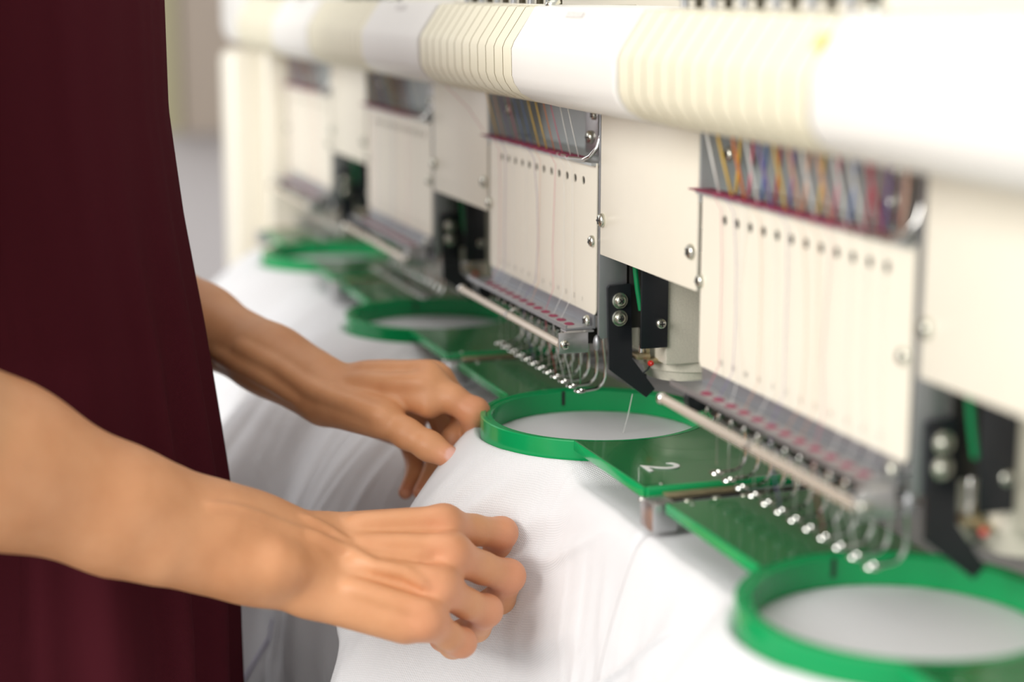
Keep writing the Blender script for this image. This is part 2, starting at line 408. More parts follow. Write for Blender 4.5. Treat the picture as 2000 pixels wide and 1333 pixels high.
    # --- tray under the face plate with felt dots
    tray = part('needle_tray', MB().box(-0.206, -0.004, -0.0185, 0.0, 1.0455, 1.0468).box(-0.206, -0.004, -0.0012, 0.0, 1.0468, 1.0540)
                .box(-0.206, -0.004, -0.0195, -0.0185, 1.0455, 1.0485), M['sheet'], H)
    for h in hx:
        part('felt_dot', MB().ellipsoid((h + 0.008, -0.0125, 1.0468), 0.0043, 0.0034, 0.0010, 10, 4), M['felt'], tray)
    # --- guard rod in front with its end brackets
    rod = part('guard_rod', MB().cyl((-0.205, -0.0235, 1.0385), (-0.001, -0.0235, 1.0375), 0.0026, 16), M['rod'], H)
    part('end_bracket', MB().bbox(-0.0012, 0.0004, -0.0255, -0.0062, 1.0318, 1.0450, 0.0006).bbox(-0.012, -0.001, -0.020, -0.0020, 1.0440, 1.0453, 0.0004), M['steel'], rod)
    part('screw', screw_mb((0.0004, -0.0216, 1.0376), (1, 0, 0), 0.0030, 0.0), SCREW, rod)
    part('clip', MB().tube([(-0.100, -0.0225, 1.0405), (-0.100, -0.0175, 1.0435), (-0.100, -0.0135, 1.0440), (-0.098, -0.010, 1.043)], 0.0012, 8)
         .lathe((-0.102, -0.0235, 1.038), (1, 0, 0), [(0, 0.0021), (0, 0.0032), (0.004, 0.0032), (0.004, 0.0021)], 14), M['chrome'], rod)
    part('knob', MB().ellipsoid((-0.206, -0.0235, 1.0385), 0.003, 0.0036, 0.0036), M['chrome'], rod)
    part('roller', MB().lathe((-0.196, -0.010, 1.040), (1, 0, 0), [(0, 0.0), (0, 0.0062), (0.006, 0.0062), (0.006, 0)], 16), M['black'], H)
    part('end_bolt', MB().ellipsoid((0.0005, -0.0008, 1.0375), 0.003, 0.0022, 0.0050, 14, 9), M['sheet'], H)
    # --- needle bars, clamps and presser feet
    for i, h in enumerate(hx):
        nb = part('needle_bar', MB().tube([(h, -0.002, 1.046), (h, -0.002, 1.0325), (h, -0.002, 1.0315), (h, -0.002, 1.006)], [0.0014, 0.0014, 0.0005, 0.0003], 8), M['chrome'], H)
        part('needle_clamp', MB().bbox(h - 0.0035, h + 0.0035, -0.0052, 0.010, 1.0325, 1.0415, 0.0007), M['dark'], nb)
        part('clamp_screw', MB().lathe((h, -0.0052, 1.0365), (0, -1, 0), [(0, 0.0), (0, 0.0017), (0.0035, 0.0017), (0.0040, 0.0011), (0.0040, 0)], 12), M['chrome'], nb)
        ft = [(h, 0.0125, 1.043), (h, 0.0135, 1.030), (h, 0.0150, 1.018)]
        ft += [(h, 0.0150 - 0.008 * (1 - math.cos(a)), 1.012 - 0.0095 * math.sin(a)) for a in (0.25, 0.55, 0.85, 1.15, 1.4)]
        ft += [(h, 0.0035, 1.0022), (h, 0.0012, 1.0021)]
        foot = part('presser_foot', MB().tube(ft, 0.00095, 8), M['chrome'], H)
        ring = []
        rg = [[(h + (0.0030 + 0.0009 * math.cos(b)) * math.cos(a), -0.002 + (0.0030 + 0.0009 * math.cos(b)) * math.sin(a), 1.0021 + 0.0009 * math.sin(b)) for b in [2 * math.pi * k / 8 for k in range(8)]] for a in [2 * math.pi * k / 18 for k in range(18)]]
        part('foot_ring', MB().rings(rg, closed=True), M['chrome'], foot)
    # --- covers above: ribbed section and smooth section
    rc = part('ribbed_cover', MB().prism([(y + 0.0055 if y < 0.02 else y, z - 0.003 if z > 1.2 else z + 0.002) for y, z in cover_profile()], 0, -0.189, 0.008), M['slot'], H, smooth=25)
    for k in range(12):
        a = -0.1885 + k * 0.01633
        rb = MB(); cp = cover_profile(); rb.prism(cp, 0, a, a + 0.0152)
        rb.mi[0] = rb.mi[1] = 1  # rib side faces take the dark colour, so groove shade is painted on
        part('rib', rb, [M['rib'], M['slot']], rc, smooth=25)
    sm = MB(); pr = cover_profile(0.0012); pin = cover_profile(0.0)
    sm.rings([[(x, y, z) for y, z in q] for x, q in ((0.0095, pin), (0.0108, pr), (0.1672, pr), (0.1685, pin))])
    sc = part('smooth_cover', sm, M['cover'], H, smooth=25)
    part('screw', screw_mb((0.024, -0.0385, 1.2400), (0, -0.3, 1), 0.0045, 0.0), SCREW, sc)
    part('badge', MB().add([(0.070, -0.04845, 1.2342), (0.096, -0.04845, 1.2342), (0.096, -0.0465, 1.2372), (0.070, -0.0465, 1.2372)], [(0, 1, 2, 3)]), M['sticker'], sc)
    # --- tension row above the ribbed cover
    tb = part('tension_base', MB().bbox(-0.188, 0.006, -0.034, 0.02, 1.2393, 1.2402, 0.0003), M['casting'], H)
    for k in range(12):
        a = -0.181 + k * 0.01633
        part('tension_post', MB().lathe((a, -0.026, 1.2402), (0, 0, 1), [(0, 0.0022), (0.004, 0.0022), (0.0045, 0.0046), (0.008, 0.0046), (0.0085, 0.0025), (0.014, 0.0025), (0.0145, 0.0046), (0.017, 0.0046), (0.017, 0.0)], 12), M['olive'] if k % 2 else M['sheet'], tb)
    return H, hx

NUM = [text_mesh(str(i + 1), 0.0042, M['grey_ink']) for i in range(12)]
head0, HX = make_head()
HLAB = {0.36: 'nearest blurred cream embroidery head at the right edge of the photo',
        0.0: 'sharply focused cream embroidery head above the green hoop held near the hands',
        -0.36: 'cream embroidery head next beyond the focused one, softly blurred',
        -0.72: 'farthest, most blurred cream embroidery head beside the end column'}
heads = {}
for hxx in [0.0, 0.36, -0.36, -0.72]:
    o = head0 if hxx == 0.0 else copy_tree(head0)
    o.location = (hxx, 0, 1.0); o['label'] = HLAB[hxx]; heads[hxx] = o

yel = MB().prism([(0.001, -0.0035), (0.008, -0.0035), (0.008, 0.0035), (0.001, 0.0035)], 2, 0, 0.0006)
yo = part('yellow_tag', yel, M['yellow'], heads[0.36], origin=(0, 0, 0), label='small yellow sticker')
yo.location = (0.0, -0.0508, 0.2292); yo.rotation_euler = (math.radians(56), 0, 0)
# threads belong to the head they are strung on
def thread(xh, path, colour, r=0.00028):
    mb = MB().tube([(xh + p[0], p[1], p[2]) for p in path], r, 5)
    part('thread', mb, THREADS[colour], heads[xh], smooth=True, label=colour + ' thread')
cols_up = {0.0: ['white', 'white', 'pink', 'orange', 'yellow', 'yellow', 'blue', 'blue', 'pink', 'purple', 'peach', 'yellow'],
           0.36: ['red', 'white', 'white', 'peach', 'white', 'peach', 'yellow', 'purple', 'white', 'orange', 'yellow', 'white'],
           -0.36: ['white', 'blue', 'pink', 'peach', 'orange', 'yellow', 'white', 'purple', 'pink', 'blue', 'yellow', 'white'],
           -0.72: ['red', 'white', 'pink', 'peach', 'orange', 'red', 'red', 'purple', 'red', 'pink', 'yellow', 'white']}
rnd = random.Random(3)
for xh in HEADS:
    for i, h in enumerate(HX):
        c = cols_up[xh][i]; sl = rnd.uniform(0.001, 0.005); near = xh == 0.36
        thread(xh, [(h - sl, -0.0125, 1.1865), (h - sl * 0.5, -0.0085, 1.168), (h, -0.004, 1.1485)], c, 0.0008 if near else (0.00045 if c == 'yellow' else 0.0003))
        if near:
            c2 = ['peach', 'purple', 'red', 'blue', 'pink', 'yellow'][i % 6]
            thread(xh, [(h + 0.006, 0.004, 1.1865), (h + 0.0055, 0.004, 1.168), (h + 0.0045, 0.003, 1.1485)], c2, 0.0009)
    lowc = ['white', 'white', 'white', 'pink', 'peach', 'peach', 'purple', 'white', 'peach', 'white', 'purple', 'pink']
    for i, h in enumerate(HX):
        if i in (0, 4, 8) and xh != 0.36: continue
        w = rnd.uniform(-0.009, 0.009) if i > 2 else rnd.uniform(-0.001, 0.001)
        c = lowc[i]
        thread(xh, [(h, -0.0075, 1.1478), (h + w * 0.1, -0.0030, 1.140), (h + w * 0.7, -0.0024, 1.115), (h + w, -0.0026, 1.085), (h + w * 0.6 + 0.003, -0.004, 1.060), (h + 0.008, -0.0125, 1.0478)], c, 0.00015)
    # needle thread of the working needles
    for i in (1, 2, 3, 6):
        h = HX[i]; c = ['white', 'white', 'white', 'red', 'white', 'white', 'purple'][i]
        thread(xh, [(h + 0.008, -0.0125, 1.0460), (h + 0.003, -0.010, 1.030), (h, -0.004, 1.012), (h, -0.002, 1.003)], c, 0.00022)
thread(0.0, [(0.002, 0.0225, 1.004), (0.001, 0.020, 0.990), (0.0, 0.0175, 0.9793)], 'white', 0.0002)
thread(0.0, [(-0.240, -0.030, 1.186), (-0.228, -0.012, 1.166), (-0.216, -0.004, 1.150)], 'pink', 0.0002)

# ------------------------------------------------------------------ hoops
def make_hoop():
    H = empty('embroidery_hoop', (0, 0, 0.9785), '', 'hoop', 'round green hoops')
    def ring(r0, r1, z0, z1, b=0.0006, n=96):
        prof = [(r0, z0), (r1, z0), (r1, z1 - b), (r1 - b, z1), (r0 + b, z1), (r0, z1 - b)]
        return MB().rings([[(r * math.cos(a), r * math.sin(a), z) for r, z in prof] for a in [2 * math.pi * k / n for k in range(n)]], closed=True)
    outer = part('outer_ring', ring(0.0682, 0.0718, 0.9785, 0.9938), M['green'], H)
    part('inner_ring', ring(0.0645, 0.0683, 0.9790, 0.9930), M['green'], H)
    part('alignment_mark', MB().box(-0.0645, -0.0640, 0.0005, 0.0025, 0.9835, 0.9928), M['ink'], outer)
    for s in (1, -1):
        pl = []
        for k in range(13):
            y = -0.037 + 0.083 * k / 12; pl.append((s * math.sqrt(0.0700 ** 2 - y * y), y))
        poly = [(s * 0.166, -0.037)] + pl + [(s * 0.166, 0.046)]
        bk = part('bracket', MB().prism(poly, 2, 0.9905, 0.9938), M['green2'], H, smooth=False)
        if s > 0: part('lip', MB().bbox(min(s * 0.1655, s * 0.1685), max(s * 0.1655, s * 0.1685), -0.0372, 0.0462, 0.9875, 0.9950, 0.0005), M['green'], bk)
        part('edge', MB().bbox(min(s * 0.062, s * 0.1655), max(s * 0.062, s * 0.1655), -0.0386, -0.0368, 0.9885, 0.9943, 0.0005), M['green'], bk)
        for ry in (-0.026, 0.018, 0.021):
            part('rivet', MB().ellipsoid((s * 0.1600, ry, 0.9939), 0.0013, 0.0013, 0.0006, 10, 4), M['chrome'], bk)
    return H
hoop0 = make_hoop()
HOOPLAB = {0.36: 'green round hoop nearest the camera, cut off at the right edge',
           0.0: 'green round hoop in sharp focus with a white number on its bracket',
           -0.36: 'green round hoop just beyond the far hand',
           -0.72: 'farthest green round hoop near the cream end column'}
hoops = {}
for xh in [0.0, 0.36, -0.36, -0.72]:
    o = hoop0 if xh == 0.0 else copy_tree(hoop0)
    o.location = (xh, 0, 0.9785); o['label'] = HOOPLAB[xh]; hoops[xh] = o
# white numeral on the near bracket of the focused hoop
two = text_mesh('2', 0.030, M['white'], 0.00015)
nb = [c for c in hoops[0.0].children if c.name.startswith('bracket')][0]
o = link('number', two, nb); o.location = (0.130, -0.014, 0.9942 - 0.9785); o['label'] = 'white painted number 2'

# ------------------------------------------------------------------ carriage arms that carry the hoops
hc = empty('hoop_carriage', (-0.18, 0.3, 0.975), 'dark steel carriage arms with bright clips between the hoops', 'carriage')
for xm in (0.54, 0.18, -0.18, -0.54, -0.90):
    arm = part('carriage_arm', MB().bbox(xm - 0.0095, xm + 0.0095, -0.030, 0.30, 0.9845, 0.9905, 0.0008), M['sheet'], hc)
    part('groove', MB().box(xm - 0.002, xm + 0.002, -0.028, 0.22, 0.9906, 0.9912), M['dark'], arm)
    part('clip', MB().bbox(xm - 0.006, xm + 0.011, -0.044, -0.030, 0.9775, 0.9925, 0.0012), M['steel'], arm)
    part('clip_block', MB().bbox(xm - 0.0095, xm - 0.003, -0.030, 0.012, 0.9906, 0.9930, 0.0006), M['brass'], arm)
    for yy in (-0.022, -0.006, 0.010):
        part('screw', screw_mb((xm + 0.0055, yy, 0.9906), (0, 0, 1), 0.0024, 0.0), SCREW, arm)
    part('clip_screw', MB().ellipsoid((xm - 0.004, -0.0435, 0.9915), 0.0017, 0.0017, 0.0017), M['chrome'], arm)
part('cross_bar', MB().bbox(-1.0, 0.9, 0.28, 0.32, 0.955, 0.9795, 0.002), M['sheet'], hc)

# ------------------------------------------------------------------ white fabric on each hoop
def make_cloth(xh, name, label, lean, seed, fold, valley, curve_s, grip=(), zmin=0.5, half=0.178, tuck=0.0):
    nu, nf, ns = 190, 64, 170
    u = np.linspace(-half, half + tuck, nu)
    arc = np.sqrt(np.maximum(0.0752 ** 2 - u * u, 0))
    ytop = -(np.logaddexp(arc / 0.004, 0.0425 / 0.004) * 0.004 - 0.004 * np.log(1 + np.exp(-np.abs(arc - 0.0425) / 0.004)) * 0.6)
    yback = 0.17
    tf = np.linspace(0, 1, nf); tf = tf ** 0.85
    Y = yback + (ytop[None, :] - yback) * tf[:, None]
    X = np.repeat(u[None, :], nf, 0)
    R = np.hypot(X, Y)
    def flatz(X, Y, R):
        out = 0.9735 + 0.0095 * np.exp(-((R - 0.0755) / 0.010) ** 2)
        out = out + 0.0015 * vnoise(X * 40 + Y * 9, seed) * sstep(0.09, 0.12, R)
        return np.where(R < 0.0640, 0.9792, np.where(R < 0.0722, 0.9782, out))
    Z = flatz(X, Y, R) - 0.007 * sstep(0.172, 0.19, X)
    s = np.linspace(0, 1, ns) ** 1.25 * (0.978 - zmin)
    S = s[1:, None]; U = u[None, :]
    zt = Z[-1][None, :]; yt = ytop[None, :]
    ridge = np.exp(-((U + 0.012 - 0.15 * S) / 0.058) ** 2)
    prof = (1 - np.exp(-S / curve_s))
    val = valley * (1 - 0.9 * sstep(0.19, 0.30, U))
    L = lean * prof * (val + (1 - val) * ridge) + (0.05 + 0.10 * ridge) * S + 0.005 * (1 - np.exp(-S / 0.004))
    fx = U * 34 + 7 * vnoise(U * 6 + S * 4, seed + 3, 2) - S * 6
    fo = fold * vnoise(fx, seed + 1, 2) * sstep(0.0, 0.12, S) + fold * 0.35 * vnoise(U * 110 - S * 22, seed + 2, 2) * sstep(0.005, 0.06, S) * (1 - 0.5 * sstep(0.1, 0.25, S))
    # tension folds that run from the hoop rim to the gripping hands
    for (u0, k, w, a) in grip:
            fo += a * np.exp(-((U - (u0 - k * S)) / w) ** 2) * sstep(0.0, 0.03, S) * (1 - sstep(0.10, 0.2, S))
    Yc = yt - L - fo
    Zc = zt - S + 0.0 * U
    Xc = U + 0.25 * fo + 0.0 * S
    VX = np.vstack([X, Xc]); VY = np.vstack([Y, Yc]); VZ = np.vstack([Z, Zc])
    nr = VX.shape[0]
    d = np.sqrt(np.diff(VX, axis=0) ** 2 + np.diff(VY, axis=0) ** 2 + np.diff(VZ, axis=0) ** 2)
    T = np.vstack([np.zeros((1, nu)), np.cumsum(d, 0)])
    verts = np.stack([VX, VY, VZ - 0.978], -1).reshape(-1, 3)
    idx = np.arange(nr * nu).reshape(nr, nu)
    F = np.stack([idx[:-1, :-1], idx[:-1, 1:], idx[1:, 1:], idx[1:, :-1]], -1).reshape(-1, 4)
    me = bpy.data.meshes.new(name); me.from_pydata(verts.tolist(), [], F[:, ::-1].tolist())
    me.materials.append(M['cloth'])
    uvl = me.uv_layers.new(name='UVMap')
    li = np.empty(len(me.loops), int); me.loops.foreach_get('vertex_index', li)
    uv = np.stack([VX.reshape(-1), T.reshape(-1)], -1)[li]; uvl.data.foreach_set('uv', uv.reshape(-1).astype(np.float32))
    me.polygons.foreach_set('use_smooth', [True] * len(me.polygons))
    o = link(name, me); o.location = (xh, 0, 0.978)
    o['label'] = label; o['category'] = 'fabric'; o['group'] = 'white fabrics stretched in the hoops'
    sol = o.modifiers.new('thickness', 'SOLIDIFY'); sol.thickness = 0.0006; sol.offset = -1
    return o, (VX + xh, VY, VZ)
make_cloth(0.36, 'white_fabric', 'white fabric hanging from the nearest hoop in the blurred lower right corner', 0.12, 5, 0.004, 0.35, 0.13, grip=((-0.078, 1.25, 0.0028, 0.0035), (-0.10, 0.5, 0.012, 0.004)))
make_cloth(0.0, 'white_fabric', 'white knit fabric on the focused hoop gripped by both hands', 0.100, 11, 0.0035, 0.20, 0.118, grip=((0.030, 0.32, 0.0065, 0.0030), (0.052, 0.55, 0.006, 0.0026), (0.012, 0.12, 0.007, 0.003), (0.095, 0.95, 0.009, 0.0036), (0.150, 1.6, 0.008, 0.003)))
clC, gridC = make_cloth(-0.36, 'white_fabric', 'white fabric hanging from the second hoop, behind the two arms', 0.135, 23, 0.012, 0.85, 0.075, tuck=0.13)
make_cloth(-0.72, 'white_fabric', 'white fabric hanging from the farthest hoop, left of the second one', 0.145, 31, 0.012, 0.85, 0.08)

# ------------------------------------------------------------------ smooth-union solid -> mesh (surface nets)
class Solid:
    def __init__(self, lo, hi, vox):
        self.lo = np.array(lo, float); self.vox = vox
        self.n = np.ceil((np.array(hi) - self.lo) / vox).astype(int) + 1
        self.ax = [self.lo[i] + vox * np.arange(self.n[i]) for i in range(3)]
    def new(self): return np.full(self.n, 0.05, np.float32)
    def cone(self, F, a, b, k, sub=False):
        ra, rb = a[3], b[3]; A = np.array(a[:3]); B = np.array(b[:3]); pad = max(ra, rb) + k + 4 * self.vox
        i0 = np.clip(np.floor((np.minimum(A, B) - pad - self.lo) / self.vox).astype(int), 0, self.n)
        i1 = np.clip(np.ceil((np.maximum(A, B) + pad - self.lo) / self.vox).astype(int) + 1, 0, self.n)
        if np.any(i1 <= i0): return
        sl = tuple(slice(i0[i], i1[i]) for i in range(3))
        X, Y, Z = (self.ax[i][sl[i]].reshape([-1 if j == i else 1 for j in range(3)]) for i in range(3))
        ba = B - A; L = max(ba @ ba, 1e-12)
        t = np.clip(((X - A[0]) * ba[0] + (Y - A[1]) * ba[1] + (Z - A[2]) * ba[2]) / L, 0, 1)
        d = np.sqrt((X - A[0] - t * ba[0]) ** 2 + (Y - A[1] - t * ba[1]) ** 2 + (Z - A[2] - t * ba[2]) ** 2) - (ra + t * (rb - ra))
        F[sl] = self.smax(F[sl], -d, k) if sub else self.smin(F[sl], d.astype(np.float32), k)
    @staticmethod
    def smin(a, b, k):
        if k <= 0: return np.minimum(a, b)
        h = np.clip(0.5 + 0.5 * (b - a) / k, 0, 1); return b + (a - b) * h - k * h * (1 - h)
    @staticmethod
    def smax(a, b, k): return -Solid.smin(-a, -b, k)
    def chain(self, F, pts, k):
        for a, b in zip(pts[:-1], pts[1:]): self.cone(F, a, b, k)
    def mesh(self, F):
        s = F < 0; nx, ny, nz = self.n
        c = np.zeros((nx - 1, ny - 1, nz - 1), np.int8)
        for dx in (0, 1):
            for dy in (0, 1):
                for dz in (0, 1): c += s[dx:nx - 1 + dx, dy:ny - 1 + dy, dz:nz - 1 + dz]
        act = np.argwhere((c > 0) & (c < 8)); m = len(act)
        ids = np.full((nx - 1, ny - 1, nz - 1), -1, np.int64); ids[act[:, 0], act[:, 1], act[:, 2]] = np.arange(m)
        acc = np.zeros((m, 3)); cnt = np.zeros(m)
        cor = [(a, b, d) for a in (0, 1) for b in (0, 1) for d in (0, 1)]
        val = {q: F[act[:, 0] + q[0], act[:, 1] + q[1], act[:, 2] + q[2]].astype(float) for q in cor}
        for q in cor:
            for i in range(3):
                if q[i]: continue
                w = list(q); w[i] = 1; w = tuple(w)
                va, vb = val[q], val[w]; x = (va < 0) != (vb < 0)
                t = np.where(x, va / np.where(x, va - vb, 1), 0)
                p = np.tile(np.array(q, float), (m, 1)); p[:, i] += t
                acc += p * x[:, None]; cnt += x
        V = self.lo + (act + acc / cnt[:, None]) * self.vox
        Q = []
        for i in range(3):
            j, k = (i + 1) % 3, (i + 2) % 3
            sa = [slice(None)] * 3; sb = [slice(None)] * 3; sa[i] = slice(0, -1); sb[i] = slice(1, None)
            A, B = s[tuple(sa)], s[tuple(sb)]
            e = np.argwhere(A != B); e = e[(e[:, j] > 0) & (e[:, k] > 0) & (e[:, j] < self.n[j] - 1) & (e[:, k] < self.n[k] - 1)]
            def g(dj, dk):
                f = e.copy(); f[:, j] += dj; f[:, k] += dk; return ids[f[:, 0], f[:, 1], f[:, 2]]
            q = np.stack([g(-1, -1), g(0, -1), g(0, 0), g(-1, 0)], -1)
            flip = ~A[e[:, 0], e[:, 1], e[:, 2]]
            q[flip] = q[flip][:, ::-1]; Q.append(q)
        Q = np.vstack(Q); Q = Q[(Q >= 0).all(1)]
        return V, Q
def relax(V, Q, it=3, lam=0.5):
    E = np.vstack([Q[:, [0, 1]], Q[:, [1, 2]], Q[:, [2, 3]], Q[:, [3, 0]]])
    n = len(V); deg = np.bincount(E.ravel(), minlength=n).astype(float)
    for k in range(it):
        for l in (lam, -lam * 1.02):
            acc = np.zeros_like(V)
            for c in range(3):
                acc[:, c] = np.bincount(E[:, 0], V[E[:, 1], c], n) + np.bincount(E[:, 1], V[E[:, 0], c], n)
            V = V + l * (acc / deg[:, None] - V)
    return V

# joints of the two arms: (x, y, z, radius) in metres
RIGHT_ARM = [(0.1178, -0.4245, 1.0613, 0.045), (0.0912, -0.3563, 1.0153, 0.0405), (0.0855, -0.2972, 0.9835, 0.032), (0.0805, -0.2456, 0.962, 0.0255), (0.0809, -0.2063, 0.9457, 0.02)]
RIGHT_RADIUS = [(0.069, -0.2708, 0.9762, 0.02), (0.0686, -0.2246, 0.96, 0.0165), (0.069, -0.1966, 0.9515, 0.0155)]
RIGHT_ULNA = [(0.0971, -0.2751, 0.964, 0.016), (0.0922, -0.2293, 0.9478, 0.015), (0.0938, -0.205, 0.9379, 0.0155)]
RIGHT_BUMPS = [[(0.1023, -0.2445, 0.9521, 0.008), (0.1041, -0.2205, 0.9512, 0.0094), (0.1043, -0.2146, 0.9495, 0.009)], [(0.097, -0.2003, 0.9304, 0.0105), (0.1154, -0.1545, 0.9159, 0.0105)], [(0.0537, -0.1936, 0.9421, 0.015), (0.0527, -0.1523, 0.936, 0.013)]]
RIGHT_METACARPALS = [[(0.0655, -0.1844, 0.9516, 0.014), (0.0755, -0.1208, 0.9547, 0.012)], [(0.0759, -0.1863, 0.9455, 0.0135), (0.0953, -0.1226, 0.9444, 0.012199999999999999)], [(0.087, -0.1895, 0.9389, 0.013), (0.1095, -0.1333, 0.9317, 0.0114)], [(0.0972, -0.1925, 0.9316, 0.0125), (0.1216, -0.1437, 0.9188, 0.010199999999999999)]]
RIGHT_FINGERS = [[(0.0755, -0.1208, 0.9547, 0.0106), (0.0674, -0.1007, 0.9485, 0.0085), (0.0598, -0.0823, 0.9422, 0.009), (0.0432, -0.0803, 0.9223, 0.0083), (0.0315, -0.0896, 0.9118, 0.0074)], [(0.0953, -0.1226, 0.9444, 0.0109), (0.0875, -0.1019, 0.9326, 0.0088), (0.0802, -0.0848, 0.9233, 0.009300000000000001), (0.0621, -0.0834, 0.9039, 0.0086), (0.0488, -0.0935, 0.8949, 0.0078)], [(0.1095, -0.1333, 0.9317, 0.010199999999999999), (0.1013, -0.1152, 0.9178, 0.008199999999999999), (0.0953, -0.1027, 0.9101, 0.0087), (0.0754, -0.1019, 0.8934, 0.008), (0.0623, -0.1107, 0.8855, 0.0072)], [(0.1216, -0.1437, 0.9188, 0.0092), (0.1149, -0.1301, 0.9061, 0.0074), (0.1096, -0.1214, 0.899, 0.0078), (0.0886, -0.1195, 0.8894, 0.007), (0.073, -0.1224, 0.8876, 0.0064)]]
RIGHT_THUMB = [(0.056, -0.1823, 0.9491, 0.014), (0.0412, -0.1478, 0.9365, 0.012), (0.0315, -0.1131, 0.9206, 0.01), (0.0236, -0.0888, 0.9101, 0.0085)]
RIGHT_VEINS = [[(0.095, -0.2557, 0.9789, 0.002), (0.0912, -0.2392, 0.9725, 0.002), (0.0876, -0.2224, 0.965, 0.002), (0.0862, -0.2002, 0.956, 0.002), (0.0922, -0.1848, 0.9522, 0.002)], [(0.0744, -0.2004, 0.9608, 0.002), (0.0796, -0.1875, 0.9567, 0.002), (0.09, -0.1758, 0.9514, 0.002)], [(0.0821, -0.1994, 0.9514, 0.002), (0.0878, -0.1839, 0.9487, 0.002), (0.0934, -0.1696, 0.9452, 0.002), (0.0978, -0.1551, 0.9474, 0.002), (0.1028, -0.1392, 0.9487, 0.002)], [(0.0954, -0.1772, 0.949, 0.002), (0.1007, -0.1673, 0.9395, 0.002), (0.1067, -0.1519, 0.9355, 0.002), (0.1115, -0.1419, 0.9287, 0.002)]]
LEFT_ARM = [(-0.3585, -0.3244, 1.0819, 0.04), (-0.2848, -0.2666, 1.0538, 0.034), (-0.2057, -0.2101, 1.0236, 0.0265), (-0.1471, -0.1728, 1.009, 0.0205), (-0.1159, -0.151, 0.9978, 0.019)]
LEFT_RADIUS = [(-0.1506, -0.1827, 1.01, 0.016), (-0.1026, -0.1456, 0.9942, 0.017)]
LEFT_ULNA = [(-0.1707, -0.179, 1.0092, 0.015), (-0.1451, -0.143, 0.9962, 0.016)]
LEFT_BUMPS = [[(-0.1288, -0.1366, 0.9802, 0.012), (-0.1203, -0.092, 0.9595, 0.01)], [(-0.1015, -0.146, 0.9887, 0.015), (-0.0609, -0.1225, 0.9862, 0.013)], [(-0.0632, -0.1052, 0.9992, 0.009), (-0.0476, -0.0936, 0.9946, 0.0085)]]
LEFT_METACARPALS = [[(-0.1068, -0.1413, 0.9957, 0.014), (-0.0576, -0.0914, 1.0047, 0.012)], [(-0.1264, -0.1368, 0.9938, 0.0135), (-0.0788, -0.0806, 1.0, 0.012)], [(-0.1435, -0.1331, 0.9889, 0.013), (-0.1006, -0.0786, 0.9897, 0.011)], [(-0.1591, -0.1296, 0.9817, 0.012), (-0.1204, -0.0812, 0.9772, 0.01)]]
LEFT_FINGERS = [[(-0.0576, -0.0914, 1.0047, 0.0115), (-0.0435, -0.0792, 0.9983, 0.0088), (-0.0352, -0.0688, 0.9909, 0.009), (-0.0459, -0.0635, 0.9735, 0.0086), (-0.0483, -0.0689, 0.9607, 0.0076)], [(-0.0788, -0.0806, 1.0, 0.0115), (-0.0682, -0.0651, 0.9851, 0.0096), (-0.064, -0.063, 0.9785, 0.0092), (-0.0543, -0.0745, 0.9703, 0.008400000000000001), (-0.0488, -0.0802, 0.9608, 0.0074)], [(-0.1006, -0.0786, 0.9897, 0.0106), (-0.1067, -0.0676, 0.9695, 0.0088), (-0.1055, -0.0655, 0.9571, 0.008400000000000001), (-0.0977, -0.0764, 0.9383, 0.0066), (-0.0856, -0.089, 0.9274, 0.0052)], [(-0.1204, -0.0812, 0.9772, 0.0096), (-0.1246, -0.0835, 0.9577, 0.0076), (-0.1202, -0.0841, 0.9465, 0.007), (-0.1077, -0.0866, 0.9341, 0.005900000000000001), (-0.0962, -0.0965, 0.9252, 0.0048)]]
LEFT_THUMB = [(-0.0897, -0.142, 0.9901, 0.0135), (-0.0517, -0.121, 0.9859, 0.0106), (-0.0373, -0.1108, 0.9801, 0.0089), (-0.026, -0.1, 0.9742, 0.0087), (-0.0146, -0.089, 0.9681, 0.006900000000000001)]
LEFT_TENDONS = [[(-0.1404, -0.1944, 1.0196, 0.002), (-0.1211, -0.1748, 1.0102, 0.002), (-0.0917, -0.1579, 0.9995, 0.002), (-0.0627, -0.1383, 0.9952, 0.002), (-0.0457, -0.1231, 0.9898, 0.002)], [(-0.1647, -0.2073, 1.0123, 0.002), (-0.1393, -0.185, 1.0038, 0.002), (-0.1036, -0.1655, 0.9931, 0.002)], [(-0.0844, -0.1329, 1.0049, 0.002), (-0.0583, -0.1163, 1.0093, 0.002), (-0.0418, -0.0978, 1.0115, 0.002)]]
THUMB_NAIL = [(-0.0103, -0.0887, 0.9714, 0.0056)]

def bounds(*chains, pad=0.012):
    P = np.array([p for c in chains for p in c]); return (P[:, :3] - P[:, 3:]).min(0) - pad, (P[:, :3] + P[:, 3:]).max(0) + pad
def surface_cord(S, D, pts, dn, r, sink, k):
    """a tendon or vein lying just under the skin: march from outside along -dn to the surface"""
    P = np.array([q[:3] for q in pts], float)
    t = np.linspace(0, len(P) - 1, 4 * len(P)); P = np.stack([np.interp(t, np.arange(len(P)), P[:, c]) for c in range(3)], -1)
    h = []
    for q0 in P:
        q = q0 + dn * 0.03; k_ = 0.03
        for _ in range(160):
            i = np.clip(np.round((q - S.lo) / S.vox).astype(int), 0, S.n - 1)
            if D[tuple(i)] < 0: break
            q = q - dn * 0.0005; k_ -= 0.0005
        h.append(k_)
    h = np.array(h)
    for _ in range(6): h[1:-1] = (h[:-2] + 2 * h[1:-1] + h[2:]) / 4
    w = np.sin(np.linspace(0.25, np.pi - 0.25, len(P))) ** 0.5
    out = [tuple(q + dn * (hh - sink - (1 - ww) * r)) + (r,) for q, hh, ww in zip(P, h, w)]
    for p0, p1 in zip(out[:-1], out[1:]): S.cone(D, p0, p1, k)
